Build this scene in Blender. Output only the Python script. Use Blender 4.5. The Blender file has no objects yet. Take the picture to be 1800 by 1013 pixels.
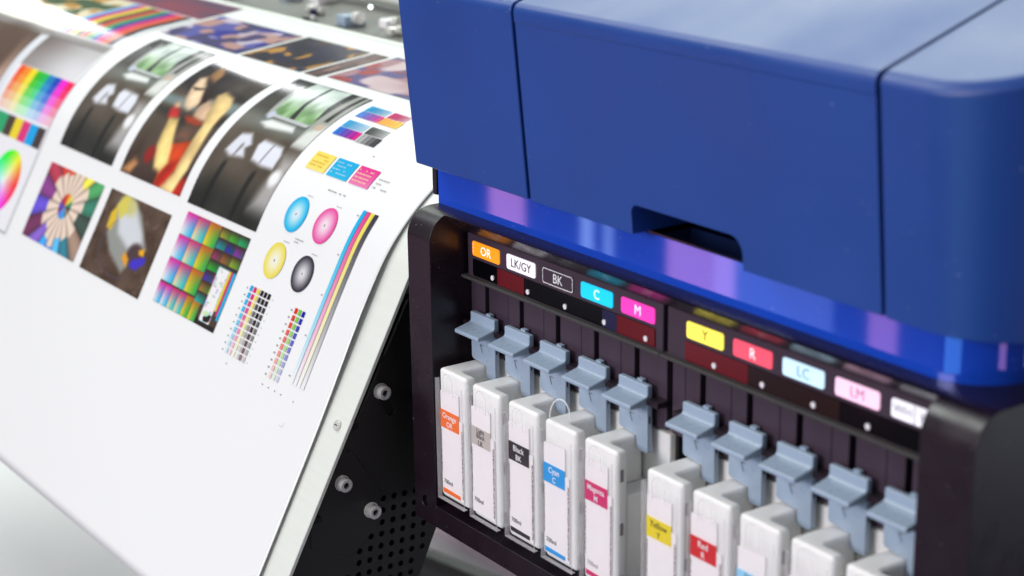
import bpy, bmesh, math, random
import numpy as np
from mathutils import Vector, Matrix
random.seed(7); rng = np.random.default_rng(7)
sc = bpy.context.scene
C = sc.collection

# ------------------------------------------------------------------ camera
CAM = Vector((1.03643782, -0.69600195, 0.34729435))
YAW, PITCH, ROLL = -0.965521127, -0.290425353, -0.0138222761
fwd = Vector((math.sin(YAW)*math.cos(PITCH), math.cos(YAW)*math.cos(PITCH), math.sin(PITCH)))
rgt = Vector((math.cos(YAW), -math.sin(YAW), 0)); up = rgt.cross(fwd)
cr, sr = math.cos(ROLL), math.sin(ROLL)
rx = rgt*cr + up*sr            # image x axis
ux = up*cr - rgt*sr            # image y axis (up)
cam = bpy.data.cameras.new('camera'); camo = bpy.data.objects.new('camera', cam); C.objects.link(camo)
camo.matrix_world = Matrix(((rx.x, ux.x, -fwd.x, CAM.x), (rx.y, ux.y, -fwd.y, CAM.y), (rx.z, ux.z, -fwd.z, CAM.z), (0, 0, 0, 1)))
cam.sensor_width = 36; cam.lens = 3297.453/1800*36
cam.clip_start = .01; cam.clip_end = 60
cam.dof.use_dof = True; cam.dof.focus_distance = 1.335; cam.dof.aperture_fstop = 6.6
sc.camera = camo

# ------------------------------------------------------------------ world, lamps, exposure
w = bpy.data.worlds.new('World'); sc.world = w; w.use_nodes = True
bg = w.node_tree.nodes['Background']; bg.inputs[0].default_value = (.80, .86, .93, 1); bg.inputs[1].default_value = .27
sc.view_settings.view_transform = 'Standard'; sc.view_settings.look = 'None'
sc.view_settings.exposure = -0.19; sc.view_settings.gamma = 1
sc.cycles.use_denoising = True
sc.cycles.max_bounces = 10; sc.cycles.transparent_max_bounces = 16
sc.cycles.sample_clamp_indirect = 6

def lamp(name, loc, target, sx, sy, power, col=(1, 1, 1)):
    l = bpy.data.lights.new(name, 'AREA'); l.shape = 'RECTANGLE'; l.size = sx; l.size_y = sy
    l.energy = power; l.color = col
    o = bpy.data.objects.new(name, l); C.objects.link(o); o.location = loc
    o.rotation_euler = (Vector(target)-Vector(loc)).to_track_quat('-Z', 'Y').to_euler()
    return o
lamp('hall_light_front', (-.1, -2.1, 1.9), (-.1, 0, -.05), 2.4, 1.6, 14, (1, .985, .97))
lamp('hall_light_left', (-2.0, -1.2, 2.4), (-1.9, -1.1, 0), 2.0, 1.4, 76, (.95, 1, .97))
lamp('hall_light_overhead', (-2.2, 2.1, 2.6), (-2.2, 2.1, 0), 4.2, 3.0, 205, (.89, 1, .91))
lamp('fill_light_front', (.05, -2.4, .75), (.12, 0, -.12), 1.2, .6, 46, (1, .92, .95))  # added fill light, brightens the cartridge and frame fronts
# banners and light boxes low in front that the glossy band and the label windows mirror
lamp('booth_panel_a', (-2.36, -1.65, -.72), (.03, 0, .03), .08, .60, .40, (1, .36, .50))
lamp('booth_panel_b', (-1.58, -1.56, -.64), (.21, 0, .03), .13, .60, .70, (1, .38, .52))
lamp('booth_panel_c', (-1.16, -1.62, -.68), (.36, 0, .03), .05, .60, .24, (1, .36, .50))
lamp('booth_strip_a', (-2.02, -1.62, -.68), (.10, 0, .03), .025, .50, .10, (.6, .85, 1))
lamp('booth_strip_b', (-1.92, -1.60, -.68), (.12, 0, .03), .020, .50, .06, (.6, .85, 1))
lamp('booth_strip_c', (-1.42, -1.60, -.68), (.27, 0, .03), .22, .50, .35, (.5, .7, 1))
lamp('booth_light_cool', (.45, -1.85, -.60), (.42, 0, .03), .95, .50, 3.4, (.22, .68, 1))
lamp('booth_light_rose', (2.3, -.25, -.60), (.44, .02, .03), .40, .50, 1.6, (1, .45, .62))
lamp('booth_light_right', (1.9, 1.7, -.50), (.46, .05, -.08), 1.2, .9, 6, (.78, .84, 1))
# ceiling spots that glance off the curved sheet
lamp('hall_spot_near', (-4.0, 1.14, 1.65), (-.48, .08, .05), .22, .14, 3.2, (.95, .98, 1))
lamp('hall_spot_far', (-4.75, .84, 1.32), (-1.0, .08, .05), .50, .20, 8, (.95, .98, 1))

# ------------------------------------------------------------------ materials
def srgb(r, g, b):
    f = lambda c: (c/255/12.92) if c/255 <= .04045 else ((c/255+.055)/1.055)**2.4
    return (f(r), f(g), f(b), 1)
def mat(name, col, rough=.5, metal=0, spec=.5, coat=0, noise=0, nscale=40, bump=0, bscale=900, sss=0, emit=0, rvar=0, vecscale=None, dust=0):
    m = bpy.data.materials.new(name); m.use_nodes = True; nt = m.node_tree
    p = nt.nodes['Principled BSDF']; p.inputs['Base Color'].default_value = col
    p.inputs['Roughness'].default_value = rough; p.inputs['Metallic'].default_value = metal
    p.inputs['Specular IOR Level'].default_value = spec; p.inputs['Coat Weight'].default_value = coat
    p.inputs['Coat Roughness'].default_value = .03
    tc = nt.nodes.new('ShaderNodeTexCoord'); src = tc.outputs['Object']
    if vecscale:
        mp = nt.nodes.new('ShaderNodeMapping'); mp.inputs['Scale'].default_value = vecscale
        nt.links.new(src, mp.inputs[0]); src = mp.outputs[0]
    if noise or rvar:
        n = nt.nodes.new('ShaderNodeTexNoise'); n.inputs['Scale'].default_value = nscale; n.inputs['Detail'].default_value = 6
        nt.links.new(src, n.inputs['Vector'])
        if noise:
            mr = nt.nodes.new('ShaderNodeMapRange'); mr.inputs[1].default_value = .3; mr.inputs[2].default_value = .7
            mr.inputs[3].default_value = 1-noise; mr.inputs[4].default_value = 1+noise
            mx = nt.nodes.new('ShaderNodeVectorMath'); mx.operation = 'SCALE'; mx.inputs[0].default_value = col[:3]
            nt.links.new(n.outputs[0], mr.inputs[0]); nt.links.new(mr.outputs[0], mx.inputs['Scale'])
            nt.links.new(mx.outputs[0], p.inputs['Base Color'])
        if rvar:
            m2 = nt.nodes.new('ShaderNodeMapRange'); m2.inputs[1].default_value = .3; m2.inputs[2].default_value = .7
            m2.inputs[3].default_value = max(.02, rough-rvar); m2.inputs[4].default_value = rough+rvar
            nt.links.new(n.outputs[0], m2.inputs[0]); nt.links.new(m2.outputs[0], p.inputs['Roughness'])
    if bump:
        b = nt.nodes.new('ShaderNodeBump'); b.inputs['Strength'].default_value = bump; b.inputs['Distance'].default_value = .00004
        n3 = nt.nodes.new('ShaderNodeTexNoise'); n3.inputs['Scale'].default_value = bscale; n3.inputs['Detail'].default_value = 3
        nt.links.new(src, n3.inputs['Vector']); nt.links.new(n3.outputs[0], b.inputs['Height']); nt.links.new(b.outputs[0], p.inputs['Normal'])
    if dust:   # sparse pale dust specks
        nd = nt.nodes.new('ShaderNodeTexNoise'); nd.inputs['Scale'].default_value = 420; nd.inputs['Detail'].default_value = 2
        rd = nt.nodes.new('ShaderNodeMapRange'); rd.inputs[1].default_value = .735; rd.inputs[2].default_value = .78; rd.inputs[3].default_value = 0; rd.inputs[4].default_value = dust
        md_ = nt.nodes.new('ShaderNodeMix'); md_.data_type = 'RGBA'; md_.inputs[7].default_value = (.5, .5, .5, 1); md_.inputs[6].default_value = col
        nt.links.new(tc.outputs['Object'], nd.inputs['Vector']); nt.links.new(nd.outputs[0], rd.inputs[0]); nt.links.new(rd.outputs[0], md_.inputs[0])
        lk = p.inputs['Base Color'].links
        if lk: nt.links.new(lk[0].from_socket, md_.inputs[6])
        nt.links.new(md_.outputs[2], p.inputs['Base Color'])
    if sss:
        p.inputs['Subsurface Weight'].default_value = sss; p.inputs['Subsurface Radius'].default_value = (1, .9, .85); p.inputs['Subsurface Scale'].default_value = .006
    if emit:
        p.inputs['Emission Color'].default_value = col; p.inputs['Emission Strength'].default_value = emit
    return m
M = dict(
    blue=mat('satin_blue_plastic', srgb(24, 66, 142), .42, bump=.35, bscale=1400, rvar=.09, nscale=9, noise=.07, dust=.35),
    band=mat('glossy_blue_film', (.006, .07, .62, 1), .035, metal=.15, coat=.8, dust=.5),
    black=mat('black_plastic', srgb(30, 19, 28), .30, spec=.5, bump=.5, bscale=1600, rvar=.06, nscale=60, dust=.3),
    inner=mat('bay_black', srgb(20, 17, 18), .55),
    panel=mat('bay_panel_plastic', srgb(60, 47, 60), .42, noise=.10, nscale=60, rvar=.06, vecscale=(1, 1, .08)),
    dust=mat('dusty_black', srgb(58, 56, 56), .7, noise=.25, nscale=900),
    gap=mat('gap_black', (.002, .002, .002, 1), .8),
    lever=mat('blue_grey_lever', srgb(152, 170, 190), .30, coat=.25, rvar=.05, nscale=120),
    milk=mat('milky_plastic', srgb(238, 237, 234), .33, sss=.55, noise=.03, nscale=50),
    slotg=mat('slot_grey', srgb(142, 134, 134), .6),
    card=mat('white_card', srgb(246, 240, 240), .55, noise=.015, nscale=120),
    metal=mat('brushed_panel', srgb(222, 225, 217), .45, metal=.12, noise=.012, nscale=60, rvar=.05, vecscale=(.2, 6, 6)),
    bracket=mat('black_sheet_metal', srgb(26, 25, 25), .5, bump=.3, bscale=2200),
    zinc=mat('zinc_screw', srgb(240, 238, 232), .24, metal=.5, rvar=.06, nscale=300),
    paper=mat('glossy_paper', (.775, .778, .775, 1), .28, coat=.15),
    gloss=mat('black_acrylic', (.002, .002, .003, 1), .10, spec=.18),
    ruby=mat('dark_red_reflection', srgb(98, 18, 24), .16, spec=.2),  # painted reflection colours for the window strip; navy also on rear hardware
    navy=mat('navy_reflection_and_roller', srgb(30, 34, 66), .16, spec=.2),
    umber=mat('dark_umber_reflection', srgb(38, 22, 20), .16, spec=.18),
    led=mat('indicator_white', srgb(235, 232, 236), .4),
    carpet=mat('dark_carpet', srgb(84, 76, 90), .9, noise=.15, nscale=60), floor=mat('pale_floor', srgb(222, 222, 223), .5, noise=.05, nscale=3),
    cover=mat('smoked_cover', srgb(140, 140, 136), .25, noise=.25, nscale=7),
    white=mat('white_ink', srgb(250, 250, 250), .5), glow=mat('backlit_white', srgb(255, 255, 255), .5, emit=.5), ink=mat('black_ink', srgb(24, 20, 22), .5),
    greyink=mat('grey_ink', srgb(150, 150, 156), .5),
    cable=mat('cable_black', srgb(22, 20, 24), .45), pinkpanel=mat('pale_panel', srgb(214, 196, 204), .5),
    violet=mat('violet_post', srgb(72, 70, 130), .4), dark=mat('dark_stand', srgb(46, 46, 46), .5),
)
_cm = {}
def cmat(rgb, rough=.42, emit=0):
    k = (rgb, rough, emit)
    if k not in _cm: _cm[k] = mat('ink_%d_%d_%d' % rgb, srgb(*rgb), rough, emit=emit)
    return _cm[k]
# clear film: mostly transparent with a glossy skin
def clear(name, fac, tint=(1, 1, 1, 1), rough=.06):
    m = bpy.data.materials.new(name); m.use_nodes = True; nt = m.node_tree; nt.nodes.clear()
    o = nt.nodes.new('ShaderNodeOutputMaterial'); t = nt.nodes.new('ShaderNodeBsdfTransparent'); t.inputs[0].default_value = tint
    g = nt.nodes.new('ShaderNodeBsdfGlossy'); g.inputs['Roughness'].default_value = rough
    d = nt.nodes.new('ShaderNodeBsdfDiffuse'); d.inputs[0].default_value = (.9, .88, .9, 1)
    f = nt.nodes.new('ShaderNodeLayerWeight'); f.inputs[0].default_value = .12
    a = nt.nodes.new('ShaderNodeMixShader'); b = nt.nodes.new('ShaderNodeMixShader'); b.inputs[0].default_value = fac
    nt.links.new(f.outputs['Fresnel'], a.inputs[0]); nt.links.new(t.outputs[0], a.inputs[1]); nt.links.new(g.outputs[0], a.inputs[2])
    nt.links.new(a.outputs[0], b.inputs[1]); nt.links.new(d.outputs[0], b.inputs[2]); nt.links.new(b.outputs[0], o.inputs[0])
    return m
M['film'] = clear('clear_sleeve', .025); M['filmedge'] = clear('clear_sleeve_edge', .28)
# printed ink: colour from the mesh's own colour layer
pm = bpy.data.materials.new('printed_ink'); pm.use_nodes = True
_p = pm.node_tree.nodes['Principled BSDF']; _p.inputs['Roughness'].default_value = .15
_a = pm.node_tree.nodes.new('ShaderNodeVertexColor'); _a.layer_name = 'Col'
pm.node_tree.links.new(_a.outputs[0], _p.inputs['Base Color'])
M['print'] = pm
# speckled side printing on the label cards
sm = bpy.data.materials.new('fine_print'); sm.use_nodes = True; nt = sm.node_tree; p = nt.nodes['Principled BSDF']
tc = nt.nodes.new('ShaderNodeTexCoord'); mp = nt.nodes.new('ShaderNodeMapping'); mp.inputs['Scale'].default_value = (1500, 1, 900)
nz = nt.nodes.new('ShaderNodeTexNoise'); nz.inputs['Scale'].default_value = 1; nz.inputs['Detail'].default_value = 1
rp = nt.nodes.new('ShaderNodeValToRGB'); rp.color_ramp.elements[0].position = .50; rp.color_ramp.elements[0].color = srgb(90, 66, 64)
rp.color_ramp.elements[1].position = .56; rp.color_ramp.elements[1].color = srgb(240, 232, 230)
nt.links.new(tc.outputs['Object'], mp.inputs[0]); nt.links.new(mp.outputs[0], nz.inputs['Vector']); nt.links.new(nz.outputs[0], rp.inputs[0]); nt.links.new(rp.outputs[0], p.inputs['Base Color'])
M['fine'] = sm

# ------------------------------------------------------------------ helpers
def shade(me, ang=35):
    if len(me.polygons) == 0: return
    me.polygons.foreach_set('use_smooth', [True]*len(me.polygons))
    me.set_sharp_from_angle(angle=math.radians(ang))
def put(name, me, m, parent=None, loc=None):
    o = bpy.data.objects.new(name, me); C.objects.link(o)
    if m is not None:
        me.materials.clear(); me.materials.append(m if not isinstance(m, str) else M[m])
    if parent is not None:
        o.parent = parent
        if parent.type == 'EMPTY' and parent.get('_world'): o.matrix_parent_inverse = Matrix.Translation(-parent.location)
    if loc is not None: o.location = loc
    if name in WN: mdw = o.modifiers.new('weighted', 'WEIGHTED_NORMAL'); mdw.keep_sharp = True
    return o
WN = {'lid_panel', 'ink_bay_frame', 'heater_platen', 'release_lever', 'body', 'body_band', 'lever_catch', 'cap_screw', 'side_bracket'}
def from_bm(bm, ang=35):
    bmesh.ops.recalc_face_normals(bm, faces=bm.faces)
    me = bpy.data.meshes.new('m'); bm.to_mesh(me); bm.free(); shade(me, ang); return me
def box_me(x0, x1, y0, y1, z0, z1, bev=0, seg=2):
    bm = bmesh.new(); bmesh.ops.create_cube(bm, size=1)
    for v in bm.verts: v.co = Vector(((x0+x1)/2+v.co.x*(x1-x0), (y0+y1)/2+v.co.y*(y1-y0), (z0+z1)/2+v.co.z*(z1-z0)))
    if bev: bmesh.ops.bevel(bm, geom=bm.edges[:], offset=bev, segments=seg, affect='EDGES', profile=.5, clamp_overlap=True)
    return from_bm(bm)
def prism_me(poly, ax, a0, a1, bev=0, seg=2, bang=30):
    """extrude a polygon along an axis: 'X' (y,z), 'Y' (x,z), 'Z' (x,y)"""
    def P(u, v, t): return (t, u, v) if ax == 'X' else (u, t, v) if ax == 'Y' else (u, v, t)
    bm = bmesh.new(); n = len(poly)
    A = [bm.verts.new(P(u, v, a0)) for u, v in poly]; B = [bm.verts.new(P(u, v, a1)) for u, v in poly]
    bm.faces.new(A); bm.faces.new(B[::-1])
    for i in range(n): bm.faces.new((A[i], B[i], B[(i+1) % n], A[(i+1) % n]))
    bmesh.ops.recalc_face_normals(bm, faces=bm.faces)
    if bev:
        ed = [e for e in bm.edges if len(e.link_faces) == 2 and e.calc_face_angle(0) > math.radians(bang)]
        bmesh.ops.bevel(bm, geom=ed, offset=bev, segments=seg, affect='EDGES', profile=.5, clamp_overlap=True)
    return from_bm(bm)
def arc(cx, cy, r, a0, a1, n):
    return [(cx+r*math.cos(math.radians(a0+(a1-a0)*i/n)), cy+r*math.sin(math.radians(a0+(a1-a0)*i/n))) for i in range(n+1)]
def rrect(x0, x1, y0, y1, r, n=5):
    return arc(x1-r, y1-r, r, 0, 90, n)+arc(x0+r, y1-r, r, 90, 180, n)+arc(x0+r, y0+r, r, 180, 270, n)+arc(x1-r, y0+r, r, 270, 360, n)
def slot_poly(p, q, r, n=8):
    p, q = Vector(p), Vector(q); a = math.degrees(math.atan2((q-p).y, (q-p).x))
    return arc(q.x, q.y, r, a-90, a+90, n)+arc(p.x, p.y, r, a+90, a+270, n)
def fillet(poly, idx, r, n=6):
    a, b, c = Vector(poly[idx-1]), Vector(poly[idx]), Vector(poly[(idx+1) % len(poly)])
    u, v = (a-b).normalized(), (c-b).normalized(); h = math.acos(u.dot(v))/2
    t = r/math.tan(h); ctr = b+(u+v).normalized()*(r/math.sin(h)); p, q = b+u*t, b+v*t
    a0 = math.atan2(*(p-ctr).yx); a1 = math.atan2(*(q-ctr).yx); da = (a1-a0+math.pi) % (2*math.pi)-math.pi
    return poly[:idx]+[(ctr.x+r*math.cos(a0+da*i/n), ctr.y+r*math.sin(a0+da*i/n)) for i in range(n+1)]+poly[idx+1:]
def evaluated(o, ang=35):
    dg = bpy.context.evaluated_depsgraph_get(); me = bpy.data.meshes.new_from_object(o.evaluated_get(dg)); shade(me, ang); return me
def boolean(me, cutters, bev=0, seg=2, ang=35):
    o = bpy.data.objects.new('tmp', me); C.objects.link(o); cs = []
    for c in cutters:
        co = bpy.data.objects.new('tmpc', c); C.objects.link(co); cs.append(co)
        md = o.modifiers.new('b', 'BOOLEAN'); md.operation = 'DIFFERENCE'; md.object = co; md.solver = 'EXACT'
    if bev:
        md = o.modifiers.new('v', 'BEVEL'); md.width = bev; md.segments = seg; md.limit_method = 'ANGLE'; md.angle_limit = math.radians(30)
    bpy.context.view_layer.update()
    r = evaluated(o, ang)
    for x in cs+[o]: bpy.data.objects.remove(x)
    return r
def cyl_me(c, axis, r, h, n=24, bev=0, r2=None):
    bm = bmesh.new(); bmesh.ops.create_cone(bm, cap_ends=True, segments=n, radius1=r, radius2=r if r2 is None else r2, depth=h)
    if bev: bmesh.ops.bevel(bm, geom=[e for e in bm.edges if e.calc_face_angle(0) > 1], offset=bev, segments=2, affect='EDGES')
    q = Vector(axis).to_track_quat('Z', 'Y').to_matrix().to_4x4()
    bmesh.ops.transform(bm, matrix=Matrix.Translation(c) @ q, verts=bm.verts); return from_bm(bm)
def tube_me(pts, r, n=8, cap=True):
    bm = bmesh.new(); rings = []
    for i, p in enumerate(pts):
        p = Vector(p); t = (Vector(pts[min(i+1, len(pts)-1)])-Vector(pts[max(i-1, 0)])).normalized()
        a = t.orthogonal().normalized() if not rings else (prev-t*prev.dot(t)).normalized(); prev = a; b = t.cross(a)
        rings.append([bm.verts.new(p+(a*math.cos(k*2*math.pi/n)+b*math.sin(k*2*math.pi/n))*r) for k in range(n)])
    for A, B in zip(rings, rings[1:]):
        for k in range(n): bm.faces.new((A[k], A[(k+1) % n], B[(k+1) % n], B[k]))
    if cap: bm.faces.new(rings[0]); bm.faces.new(rings[-1])
    return from_bm(bm)
_tx = {}
def text_me(s, size, bold=0):
    """lettering as a mesh in the X-Z plane, centred, facing -Y"""
    k = (s, size, bold)
    if k in _tx: return _tx[k].copy()
    cu = bpy.data.curves.new('t', 'FONT'); cu.body = s; cu.size = size; cu.align_x = 'CENTER'; cu.align_y = 'CENTER'; cu.resolution_u = 3
    cu.extrude = .00004; cu.offset = bold
    o = bpy.data.objects.new('t', cu); C.objects.link(o); bpy.context.view_layer.update()
    me = evaluated(o); bpy.data.objects.remove(o)
    me.transform(Matrix.Rotation(math.radians(90), 4, 'X')); _tx[k] = me
    return me.copy()
def lettering(s, size, x, y, z, m, parent, bold=0, name='lettering'):
    me = text_me(s, size, bold); me.transform(Matrix.Translation((x, y, z))); return put(name, me, m, parent)
def root(name, loc, label, cat, group=None, world=True):
    o = bpy.data.objects.new(name, None); C.objects.link(o); o.location = loc; o.empty_display_size = .02
    o['label'] = label; o['category'] = cat
    if group: o['group'] = group
    if world: o['_world'] = 1
    return o
def tag(o, label, cat, group=None):
    o['label'] = label; o['category'] = cat
    if group: o['group'] = group
    return o

# ------------------------------------------------------------------ setting
fl = put('floor', box_me(-7, 4, -5, 7, -.92, -.80), 'carpet'); fl['kind'] = 'structure'
fl2 = put('floor_platform', box_me(-3.4, .3, -.25, 2.2, -.80, -.76, .01), 'floor'); fl2['kind'] = 'structure'

# ------------------------------------------------------------------ the printer
PR = root('large_format_printer', (.2, .1, -.80), 'blue and black large-format inkjet printer with open ink cartridge bay', 'printer')
PITCHX = .042; G2 = .021622
XS = [i*PITCHX+(G2 if i > 4 else 0) for i in range(10)]

# ink bay frame: extruded profile with a rounded top front, opening cut through it
prof = [(-.03, -.2075)]+[(-.01+.02*math.cos(math.radians(a)), .005+.02*math.sin(math.radians(a))) for a in range(180, 89, -6)]+[(.16, .025), (.16, -.2075)]
blk = prism_me(prof, 'X', -.055, .4662)
cut = prism_me([(-.1, -.191), (-.1, .0236+.0837*.86), (-.0005, .0100), (.14, .0100), (.14, -.191)], 'X', -.026, .4304)
fr = put('ink_bay_frame', boolean(blk, [cut, cyl_me((-.0412, -.03, -.1915), (0, 1, 0), .0042, .008, 24)], bev=.0011, seg=3), 'black', PR)
put('screw_hole', cyl_me((-.0412, -.0262, -.1915), (0, 1, 0), .0040, .0004), 'gap', fr)
put('bay_back_wall', box_me(-.0258, .4302, .030, .034, -.1908, .0098), 'inner', PR)

# label panels, windows, ledges
def label_panel(x0, x1, sx0, sx1, segs, leds):
    lp = put('label_panel', box_me(x0, x1, 0, .016, -.0212, .0098, .0004, 1), 'panel', PR)
    put('window_strip', prism_me(rrect(sx0, sx1, -.0200, -.0076, .001, 3), 'Y', -.0004, .004), 'gloss', lp)
    for a, b, m in segs: put('painted_reflection', box_me(a, b, -.0006, .002, -.0198, -.0078), m, lp)  # reflections in the black strip, painted on as dark coloured segments
    for x in leds: put('indicator_dot', cyl_me((x, -.0009, -.0162), (0, 1, 0), .0018, .0008, 20), 'led', lp)
    put('ledge', box_me(x0-.003, x1+.001, -.0042, .006, -.0228, -.0206, .0004, 1), 'dust', lp)
    return lp
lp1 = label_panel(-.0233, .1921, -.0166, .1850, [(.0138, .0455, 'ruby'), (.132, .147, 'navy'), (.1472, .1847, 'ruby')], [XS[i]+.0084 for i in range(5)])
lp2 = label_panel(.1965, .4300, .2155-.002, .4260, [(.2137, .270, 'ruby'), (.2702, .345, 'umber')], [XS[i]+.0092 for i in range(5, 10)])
LAB = [('OR', (250, 150, 24), 'white'), ('LK/GY', (238, 234, 240), 'ink'), ('BK', None, 'white'), ('C', (0, 200, 240), 'white'), ('M', (240, 58, 176), 'white'),
       ('Y', (255, 238, 92), (128, 118, 30)), ('R', (236, 82, 104), 'white'), ('LC', (200, 234, 252), (130, 168, 190)), ('LM', (254, 206, 232), (198, 140, 172)), ('WH', (240, 238, 246), 'greyink')]
for i, (t, col, tc_) in enumerate(LAB):
    x = XS[i]; wv, hv = .0167, .00525
    if col is None:
        m1 = prism_me(rrect(x-wv, x+wv, -hv, hv, .0018), 'Y', -.0005, .002)
        lb = put('ink_label', m1, 'panel', PR)
        o_, i_ = rrect(x-wv, x+wv, -hv, hv, .0018), rrect(x-wv+.0005, x+wv-.0005, -hv+.0005, hv-.0005, .0014)
        bm = bmesh.new(); A = [bm.verts.new((a, -.0008, b)) for a, b in o_]; B = [bm.verts.new((a, -.0008, b)) for a, b in i_]
        for k in range(len(A)): bm.faces.new((A[k], A[(k+1) % len(A)], B[(k+1) % len(A)], B[k]))
        put('outline', from_bm(bm), 'white', lb)
    else:
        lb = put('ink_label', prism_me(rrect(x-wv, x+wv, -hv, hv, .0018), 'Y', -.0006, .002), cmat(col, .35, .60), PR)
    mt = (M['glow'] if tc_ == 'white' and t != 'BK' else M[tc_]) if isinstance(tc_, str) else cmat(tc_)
    if t == 'WH':
        lettering('WH', .0074, x-.0085, -.0009, 0, mt, lb); lettering('MS', .0074, x+.0085, -.0009, 0, mt, lb)
        put('divider', box_me(x-.0003, x+.0003, -.0009, 0, -.005, .005), mt, lb)
    else:
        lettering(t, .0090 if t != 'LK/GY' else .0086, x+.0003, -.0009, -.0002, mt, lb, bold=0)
    if t == 'OR':
        for k in range(3): put('fine_print', box_me(x-.0154, x-.0146, -.0008, 0, .0022-k*.0026, .0040-k*.0026), 'white', lb)

# vertical boards behind the levers, with slots between them
for g, (xa, xb) in enumerate(((-.0258, .1915), (.197, .4302))):
    edges = [xa]
    for x in XS[g*5:g*5+5]:
        edges += [x-.0226, x-.0222, x-.0088, x-.0037]
    edges.append(xb)
    segs = []
    k = 0
    while k < len(edges)-1:
        segs.append((edges[k], edges[k+1])); k += 2
    for a, b in segs:
        if b-a > .0015: put('backing_board', box_me(a, b, .004, .012, -.0735, -.0213, .0003, 1), 'panel', PR)
put('divider_post', box_me(.1922, .1963, .010, .020, -.1905, .0095), 'gap', PR)

# release levers
def lever_profile():
    p = [(0, -.0450), (0, -.0800), (-.0038, -.0800), (-.0038, -.0582), (-.0180, -.0580), (-.0180, -.0553), (-.0042, -.0520), (-.0042, -.0450)]
    p = fillet(p, 6, .0022, 5)
    return p
bm_me = prism_me(lever_profile(), 'X', -.0158, .0138, .0008, 3, 30)
stem = prism_me([(-.0156, -.056), (.0136, -.056), (.0136, -.0885)]+arc(.0118, -.0885, .0016, 0, -90, 3)[1:]+[(.0036, -.0902), (.0022, -.0888), (.0022, -.0812), (-.0140, -.0796), (-.0156, -.0780)], 'Y', -.0040, -.0002, .0004, 2)
# the upper part ends where the stem starts
lever_up = prism_me(fillet([(0, -.0450), (0, -.0560), (-.0038, -.0582), (-.0180, -.0581), (-.0180, -.0553), (-.0042, -.0520), (-.0042, -.0450)], 5, .0024, 5), 'X', -.0158, .0138, .0009, 3, 30)
bm = bmesh.new(); bm.from_mesh(lever_up); bm.from_mesh(stem)
bm2 = bmesh.new(); bmesh.ops.create_cube(bm2, size=1)
for v in bm2.verts: v.co = Vector((.0022+v.co.x*.005, .0004+v.co.y*.003, -.0458+v.co.z*.004))
t_ = bpy.data.meshes.new('t'); bm2.to_mesh(t_); bm2.free(); bm.from_mesh(t_)
lever_me = bpy.data.meshes.new('lever'); bm.to_mesh(lever_me); bm.free(); shade(lever_me, 40)
mark_me = bpy.data.meshes.new('mark')
_bm = bmesh.new()
for (x0, z0), (x1, z1), wd in (((-.0042, -.0668), (-.0019, -.0724), .0003), ((-.0040, -.0669), (-.0004, -.0671), .0002)):
    d = Vector((x1-x0, z1-z0)).normalized(); n_ = Vector((-d.y, d.x))*wd
    _bm.faces.new([_bm.verts.new((a, -.00415, b)) for a, b in ((x0+n_.x, z0+n_.y), (x1+n_.x, z1+n_.y), (x1-n_.x, z1-n_.y), (x0-n_.x, z0-n_.y))])
_bm.to_mesh(mark_me); _bm.free()
sslot_me = box_me(.0132, .01375, -.0028, -.0018, -.0700, -.0655)
catch_me = box_me(.0150, .0262, -.0055, .0055, -.0568, -.0530, .0006, 2)
for i, x in enumerate(XS):
    lv = put('release_lever', lever_me, 'lever', PR, None); lv.location = (x+random.uniform(-.0003, .0003), 0, random.uniform(-.0003, .0003)); lv.rotation_euler = (random.uniform(-.012, .012), random.uniform(-.006, .006), random.uniform(-.012, .012))
    for nm, me, m in (('direction_mark', mark_me, 'ink'), ('side_slot', sslot_me, 'gap')):
        c = put(nm, me, m, lv)
    c = put('lever_catch', catch_me, 'black', PR); c.location = (x, 0, 0)
    if i in (0, 5):
        c = put('lever_catch', catch_me, 'black', PR); c.location = (x-.042+.004, 0, 0)

# blue body band under the lid with a rounded right corner
def plan_path(x0, y0, cx, r, yback, n=14):
    return [(x0, y0)]+[(cx+r*math.sin(math.radians(90*i/n)), y0+r-r*math.cos(math.radians(90*i/n))) for i in range(n+1)]+[(cx+r, yback)]
pp = plan_path(-.055, -.003, .410, .036, .30)
put('body_band', prism_me(pp+[(-.055, .30)], 'Z', .0232, .0530), 'band', PR)
put('band_top', prism_me([(a, b) for a, b in plan_path(-.0545, -.0026, .410, .0356, .29)]+[(-.0545, .29)], 'Z', .0530, .0545, .0003, 1), 'gloss', PR)
put('end_strip', box_me(-.0612, -.0556, -.0040, .05, .0305, .0556, .0006, 2), 'black', PR)

# lid: leaning front, rising top
TAN = math.tan(math.radians(18.2))
def lid_profile(step=False):
    fy = lambda z: -.020-.0118*(z-.056)/.1265
    p = [(-.020, .056)]
    if step: p += [(fy(.1716), .1716), (fy(.1716)-.0006, .1722)]
    top = (-.0318-(.0006 if step else 0), .1825)
    p.append(top); k = len(p)-1
    p += [(.14, .1825+.1718*TAN), (.42, .1825+.1718*TAN), (.42, .056)]
    return fillet(p, k, .0065, 7)
put('lid_panel', prism_me(lid_profile(), 'X', -.0567, .0780, .0012, 3, 40), 'blue', PR)
mid = prism_me(lid_profile(True), 'X', .0820, .3916)
nx0, nx1 = .1869, .2856
ncut = prism_me([(nx0, .02), (nx1, .02), (nx1, .0650)]+arc(nx1-.010, .0650, .010, 0, 90, 6)[1:]+arc(nx0+.006, .0690, .006, 90, 180, 5)+[], 'Y', -.08, .026)
put('lid_panel', boolean(mid, [ncut], bev=.0011, seg=3), 'blue', PR)
for xa_, xb_ in ((.0778, .0832), (.3910, .3958)): put('lid_seam', box_me(xa_, xb_, .004, .40, .060, .178), 'gap', PR)
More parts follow.
